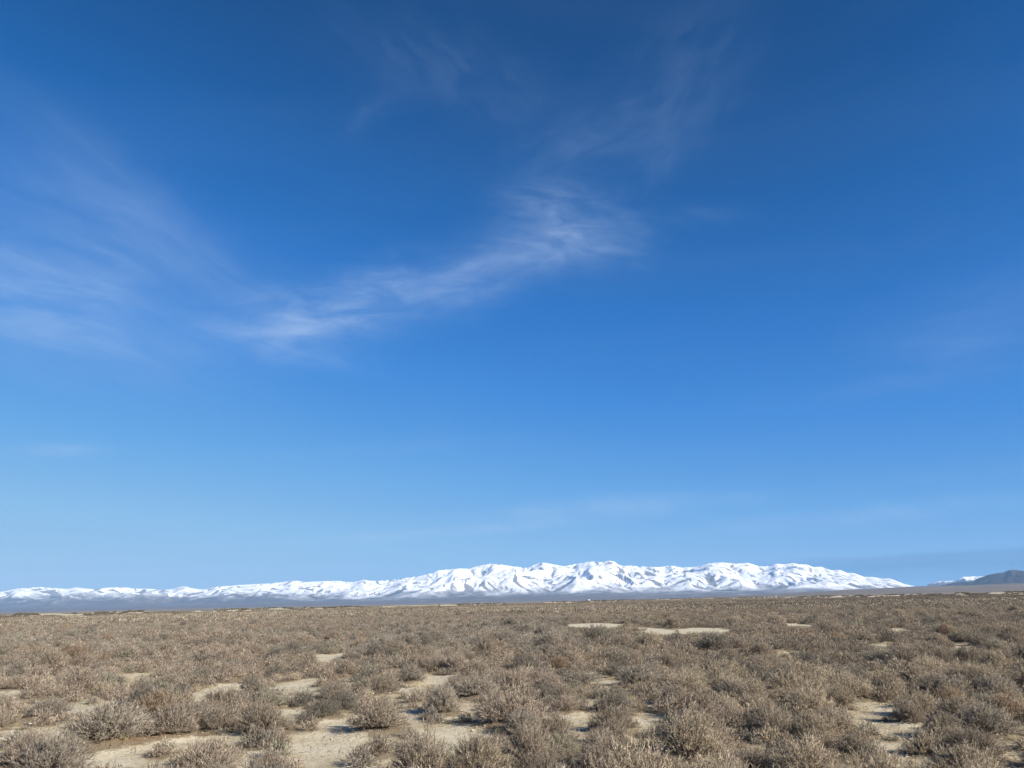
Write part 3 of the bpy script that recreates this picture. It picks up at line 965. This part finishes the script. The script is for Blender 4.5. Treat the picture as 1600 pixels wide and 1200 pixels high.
# big dark greasewood clumps along the far edge
for k in range(4200):
    az_ = rng.uniform(-.9, .9)
    e = float(brush_edge(az_, 1.0)); q = e + 12 - abs(rng.normal(0, 48))
    x = q * math.sin(math.atan(az_)); y = q * math.cos(math.atan(az_))
    if fbm(az_ * 60, q / 40, 2, 5) < 0.46: continue
    P.append((x, y, float(ground_z(x, y)) - .05)); IDX.append(int(rng.integers(NMID))); ROT.append((0, 0, rng.uniform(0, 6.28)))
    w_ = rng.uniform(.7, 1.7); SCL.append((w_, w_, rng.uniform(.5, 1.0))); TN.append(np.array((.52, .50, .46)) * rng.uniform(.8, 1.2))
fm = mesh_from('sagebrush_field', np.array(P))
attr(fm, 'form', np.array(IDX), 'INT'); attr(fm, 'rot', np.array(ROT), 'FLOAT_VECTOR'); attr(fm, 'scl', np.array(SCL), 'FLOAT_VECTOR')
attr(fm, 'tint', np.concatenate((np.array(TN), np.ones((len(TN), 1))), 1), 'FLOAT_COLOR')
fo = obj('sagebrush_field', fm, None, kind='stuff', label='mass of grey-brown sagebrush covering the plain to the horizon', category='brush')


def scatter_nodes(name, coll):
    g = bpy.data.node_groups.new(name, 'GeometryNodeTree')
    g.interface.new_socket('Geometry', in_out='INPUT', socket_type='NodeSocketGeometry')
    g.interface.new_socket('Geometry', in_out='OUTPUT', socket_type='NodeSocketGeometry')
    gi = g.nodes.new('NodeGroupInput'); go = g.nodes.new('NodeGroupOutput')
    iop = g.nodes.new('GeometryNodeInstanceOnPoints')
    ci = g.nodes.new('GeometryNodeCollectionInfo'); ci.inputs[0].default_value = coll
    ci.inputs['Separate Children'].default_value = True; ci.inputs['Reset Children'].default_value = True

    def na(nm, typ):
        n = g.nodes.new('GeometryNodeInputNamedAttribute'); n.data_type = typ; n.inputs[0].default_value = nm
        return [s for s in n.outputs if s.enabled and s.name == 'Attribute'][0]
    g.links.new(gi.outputs[0], iop.inputs['Points']); g.links.new(ci.outputs[0], iop.inputs['Instance'])
    iop.inputs['Pick Instance'].default_value = True
    g.links.new(na('form', 'INT'), iop.inputs['Instance Index'])
    e2r = g.nodes.new('FunctionNodeEulerToRotation')
    g.links.new(na('rot', 'FLOAT_VECTOR'), e2r.inputs[0]); g.links.new(e2r.outputs[0], iop.inputs['Rotation'])
    g.links.new(na('scl', 'FLOAT_VECTOR'), iop.inputs['Scale'])
    g.links.new(iop.outputs[0], go.inputs[0])
    return g


md = fo.modifiers.new('scatter', 'NODES'); md.node_group = scatter_nodes('brush_scatter', lib)

# ------------------------------------------------------------------ clods, twigs and dry grass lying on the near ground
lib2 = bpy.data.collections.new('clod_forms')
cm = new_mat('silt_clod')
N, M, V, MIX, RAMP, NOISE, L = tree(cm.node_tree)
oi = N('ShaderNodeObjectInfo')
cc = MIX(oi.outputs['Random'], (0.26, 0.205, 0.125, 1), (0.55, 0.46, 0.31, 1))
bs = N('ShaderNodeBsdfPrincipled', ins={'Base Color': cc, 'Roughness': .95})
N('ShaderNodeOutputMaterial', ins={0: bs.outputs[0]})
import bmesh
for v in range(5):
    bm = bmesh.new(); bmesh.ops.create_icosphere(bm, subdivisions=1, radius=1)
    for vt in bm.verts:
        vt.co *= rng.uniform(.6, 1.2); vt.co.z *= .6
    me = bpy.data.meshes.new('clod'); bm.to_mesh(me); bm.free(); me.materials.append(cm)
    o = bpy.data.objects.new('clod_%d' % v, me); lib2.objects.link(o)
NCL = 9000
qr = np.sqrt(rng.uniform(9.5**2, 38**2, NCL)); qa = rng.uniform(-math.radians(40), math.radians(40), NCL)
qx = qr * np.sin(qa); qy = qr * np.cos(qa)
den = fbm(qx * .8, qy * .8, 3, 66)
keep = (den > 0.47) | (rng.random(NCL) < .15)
qx, qy = qx[keep], qy[keep]
# dense crumbly clods at the right-hand openings
for (px, py, n, sd) in ((1372, 1112, 420, .9), (1400, 1140, 360, .8), (1440, 1188, 420, .8), (1190, 1158, 260, .8), (1280, 1112, 200, .7), (715, 1150, 260, .9)):
    x, y = to_ground(px, py)
    qx = np.concatenate((qx, rng.normal(x, sd, n))); qy = np.concatenate((qy, rng.normal(y, sd, n)))
qz = full_z(qx, qy)
cl = mesh_from('clods', np.stack((qx, qy, qz), -1))
n = len(qx)
s = rng.lognormal(-4.35, .45, n)
attr(cl, 'form', rng.integers(0, 5, n), 'INT'); attr(cl, 'rot', rng.uniform(0, 6.28, (n, 3)) * np.array([.1, .1, 1]), 'FLOAT_VECTOR')
attr(cl, 'scl', np.stack((s, s * rng.uniform(.7, 1.2, n), s * rng.uniform(.7, 1.3, n)), -1), 'FLOAT_VECTOR')
co = obj('clods', cl, None, kind='stuff', label='crumbs and clods of dry silt on the ground between shrubs', category='clods')
md = co.modifiers.new('scatter', 'NODES'); md.node_group = scatter_nodes('clod_scatter', lib2)

# fallen twigs and short dry stubble, one mesh
NL = 60000
qr = np.sqrt(rng.uniform(9.5**2, 34**2, NL)); qa = rng.uniform(-math.radians(40), math.radians(40), NL)
qx = qr * np.sin(qa); qy = qr * np.cos(qa)
lv, _ = raster(litter, qx, qy)
keep = rng.random(NL) < (0.22 + 0.78 * lv) * (0.4 + fbm(qx, qy, 2, 12))
qx, qy = qx[keep], qy[keep]; n = len(qx)
qz = full_z(qx, qy)
B = np.stack((qx, qy, qz + .004), -1)
dr = rng.normal(0, 1, (n, 3)); dr[:, 2] = np.abs(rng.normal(0.25, .5, n)); dr = unit(dr)
T_ = B + dr * rng.uniform(.05, .20, n)[:, None]
w = rng.uniform(.002, .0045, n)
V1, F1 = prisms(B, (B + T_) / 2 + rng.normal(0, .006, (n, 3)), T_, w, w)
lm = mesh_from('dry_litter', V1, tris=F1)
attr(lm, 'tone', np.repeat(tones(n), 7))
lmat = new_mat('dry_litter')
N, M, V, MIX, RAMP, NOISE, L = tree(lmat.node_tree)
r_ = N('ShaderNodeAttribute', attribute_name='tone').outputs['Fac']
lc = RAMP(r_, [(0.0, (0.10, 0.07, 0.045)), (0.5, (0.24, 0.18, 0.12)), (0.75, (0.30, 0.17, 0.08)), (1.0, (0.5, 0.42, 0.28))])
bs = N('ShaderNodeBsdfPrincipled', ins={'Base Color': lc, 'Roughness': .9})
N('ShaderNodeOutputMaterial', ins={0: bs.outputs[0]})
obj('dry_litter', lm, lmat, kind='stuff', label='fallen twigs and dry stubble scattered on the silt', category='litter')

# dry straw-coloured grass tufts in the gaps
lib3 = bpy.data.collections.new('tuft_forms')
gmat = new_mat('dry_grass')
N, M, V, MIX, RAMP, NOISE, L = tree(gmat.node_tree)
oi = N('ShaderNodeObjectInfo')
gc = MIX(oi.outputs['Random'], (0.22, 0.17, 0.10, 1), (0.50, 0.42, 0.25, 1))
bs = N('ShaderNodeBsdfPrincipled', ins={'Base Color': gc, 'Roughness': .8})
N('ShaderNodeOutputMaterial', ins={0: bs.outputs[0]})
for v in range(4):
    n = 60
    B = np.stack((rng.normal(0, .25, n), rng.normal(0, .25, n), np.zeros(n)), -1)
    T_ = B * 1.8 + np.stack((rng.normal(0, .3, n), rng.normal(0, .3, n), rng.uniform(.4, 1.1, n)), -1)
    V1, F1 = prisms(B, (B + T_) / 2 + np.array([0, 0, .12]), T_, np.full(n, .014), np.full(n, .011))
    me = mesh_from('tuft', V1, tris=F1); me.materials.append(gmat)
    o = bpy.data.objects.new('tuft_%d' % v, me); lib3.objects.link(o)
NG = 5200
qr = np.sqrt(rng.uniform(9.5**2, 55**2, NG)); qa = rng.uniform(-math.radians(40), math.radians(40), NG)
qx = qr * np.sin(qa); qy = qr * np.cos(qa)
keep = (fbm(qx / 2, qy / 2, 2, 404) > 0.45) & (bare(qx, qy) < 0.7)
qx, qy = qx[keep], qy[keep]; n = len(qx); s = rng.uniform(.08, .20, n)
gt = mesh_from('dry_grass', np.stack((qx, qy, full_z(qx, qy) - .005), -1))
attr(gt, 'form', rng.integers(0, 4, n), 'INT'); attr(gt, 'rot', rng.uniform(0, 6.28, (n, 3)) * np.array([0, 0, 1]), 'FLOAT_VECTOR')
attr(gt, 'scl', np.stack((s, s, s * rng.uniform(.6, 1.1, n)), -1), 'FLOAT_VECTOR')
go_ = obj('dry_grass', gt, None, kind='stuff', label='short straw-coloured dry grass in the gaps between shrubs', category='grass')
md = go_.modifiers.new('scatter', 'NODES'); md.node_group = scatter_nodes('grass_scatter', lib3)

# ------------------------------------------------------------------ small far things
def simple_mat(name, col, rough=.6):
    mt = new_mat(name)
    N, M, V, MIX, RAMP, NOISE, L = tree(mt.node_tree)
    p = N('ShaderNodeTexCoord').outputs['Object']
    n = NOISE(p, 3, 4)
    c = MIX(n, (*[v * .85 for v in col], 1), (*col, 1))
    bs = N('ShaderNodeBsdfPrincipled', ins={'Base Color': c, 'Roughness': rough})
    N('ShaderNodeOutputMaterial', ins={0: bs.outputs[0]})
    return mt


def box(bm, x0, x1, y0, y1, z0, z1):
    vs = [bm.verts.new((x, y, z)) for z in (z0, z1) for (x, y) in ((x0, y0), (x1, y0), (x1, y1), (x0, y1))]
    for f in ((3, 2, 1, 0), (4, 5, 6, 7), (0, 1, 5, 4), (1, 2, 6, 5), (2, 3, 7, 6), (3, 0, 4, 7)):
        bm.faces.new([vs[i] for i in f])


def bm_obj(name, fn, mat, parent):
    bm = bmesh.new(); fn(bm); me = bpy.data.meshes.new(name); bm.to_mesh(me); bm.free()
    return obj(name, me, mat, parent)


wm = simple_mat('white_paint', (.82, .82, .80)); dm_ = simple_mat('grey_door', (.3, .3, .3))
d = ray(920.5, 938.5); k = 705 / d[1]
shx, shy = d[0] * k, 705.0
shed = bpy.data.objects.new('shed', None); COL.objects.link(shed)
shed.location = (shx, shy, float(ground_z(shx, shy)) - .1); shed.rotation_euler = (0, 0, .3); shed.scale = (.38, .38, .5)
shed['label'] = 'tiny white shed far out on the plain below the highest peaks'; shed['category'] = 'shed'
bm_obj('wall', lambda bm: box(bm, -1.6, 1.6, -1.3, 1.3, 0, 2.3), wm, shed)


def roof(bm):
    a = [bm.verts.new(p) for p in ((-1.8, -1.5, 2.3), (1.8, -1.5, 2.3), (1.8, 1.5, 2.3), (-1.8, 1.5, 2.3), (-1.8, 0, 3.1), (1.8, 0, 3.1))]
    for f in ((0, 1, 5, 4), (2, 3, 4, 5), (0, 4, 3), (1, 2, 5), (3, 2, 1, 0)): bm.faces.new([a[i] for i in f])


bm_obj('roof', roof, wm, shed)
bm_obj('door', lambda bm: box(bm, -.45, .45, -1.36, -1.303, 0.02, 2.0), dm_, shed)
pm = simple_mat('pale_post', (.72, .70, .62))
for (px, lab) in ((1194, 'leftmost of four pale marker posts on the far plain'), (1201.5, 'second from the left of four pale marker posts on the far plain'),
                  (1206, 'third from the left of four pale marker posts on the far plain'), (1212.5, 'rightmost and tallest of four pale marker posts on the far plain')):
    d = ray(px, 932); k = 680 / d[1]
    x = d[0] * k; hh = 2.3 if px > 1210 else 1.5
    pb = bpy.data.objects.new('marker_post', None); COL.objects.link(pb)
    pb.location = (x, 680, float(ground_z(x, 680)) - .1); pb['label'] = lab; pb['category'] = 'post'; pb['group'] = 'pale marker posts at the far edge of the brush'
    bm_obj('post', lambda bm: box(bm, -.16, .16, -.16, .16, 0, hh), pm, pb)
    bm_obj('cap', lambda bm: box(bm, -.22, .22, -.22, .22, hh + .002, hh + .14), wm, pb)

# ------------------------------------------------------------------ the air
bm = bmesh.new(); box(bm, -30000, 30000, -29000, 29500, -16, 1290)
me = bpy.data.meshes.new('haze'); bm.to_mesh(me); bm.free()
hm = new_mat('haze_air')
N, M, V, MIX, RAMP, NOISE, L = tree(hm.node_tree)
pv = N('ShaderNodeVolumePrincipled', ins={'Color': (0.38, 0.64, 1.0, 1), 'Density': 2.8e-5, 'Anisotropy': -0.05})
ou = N('ShaderNodeOutputMaterial'); L.new(pv.outputs[0], ou.inputs['Volume'])
obj('haze', me, hm, kind='stuff', label='thin blue haze over the plain', category='haze')
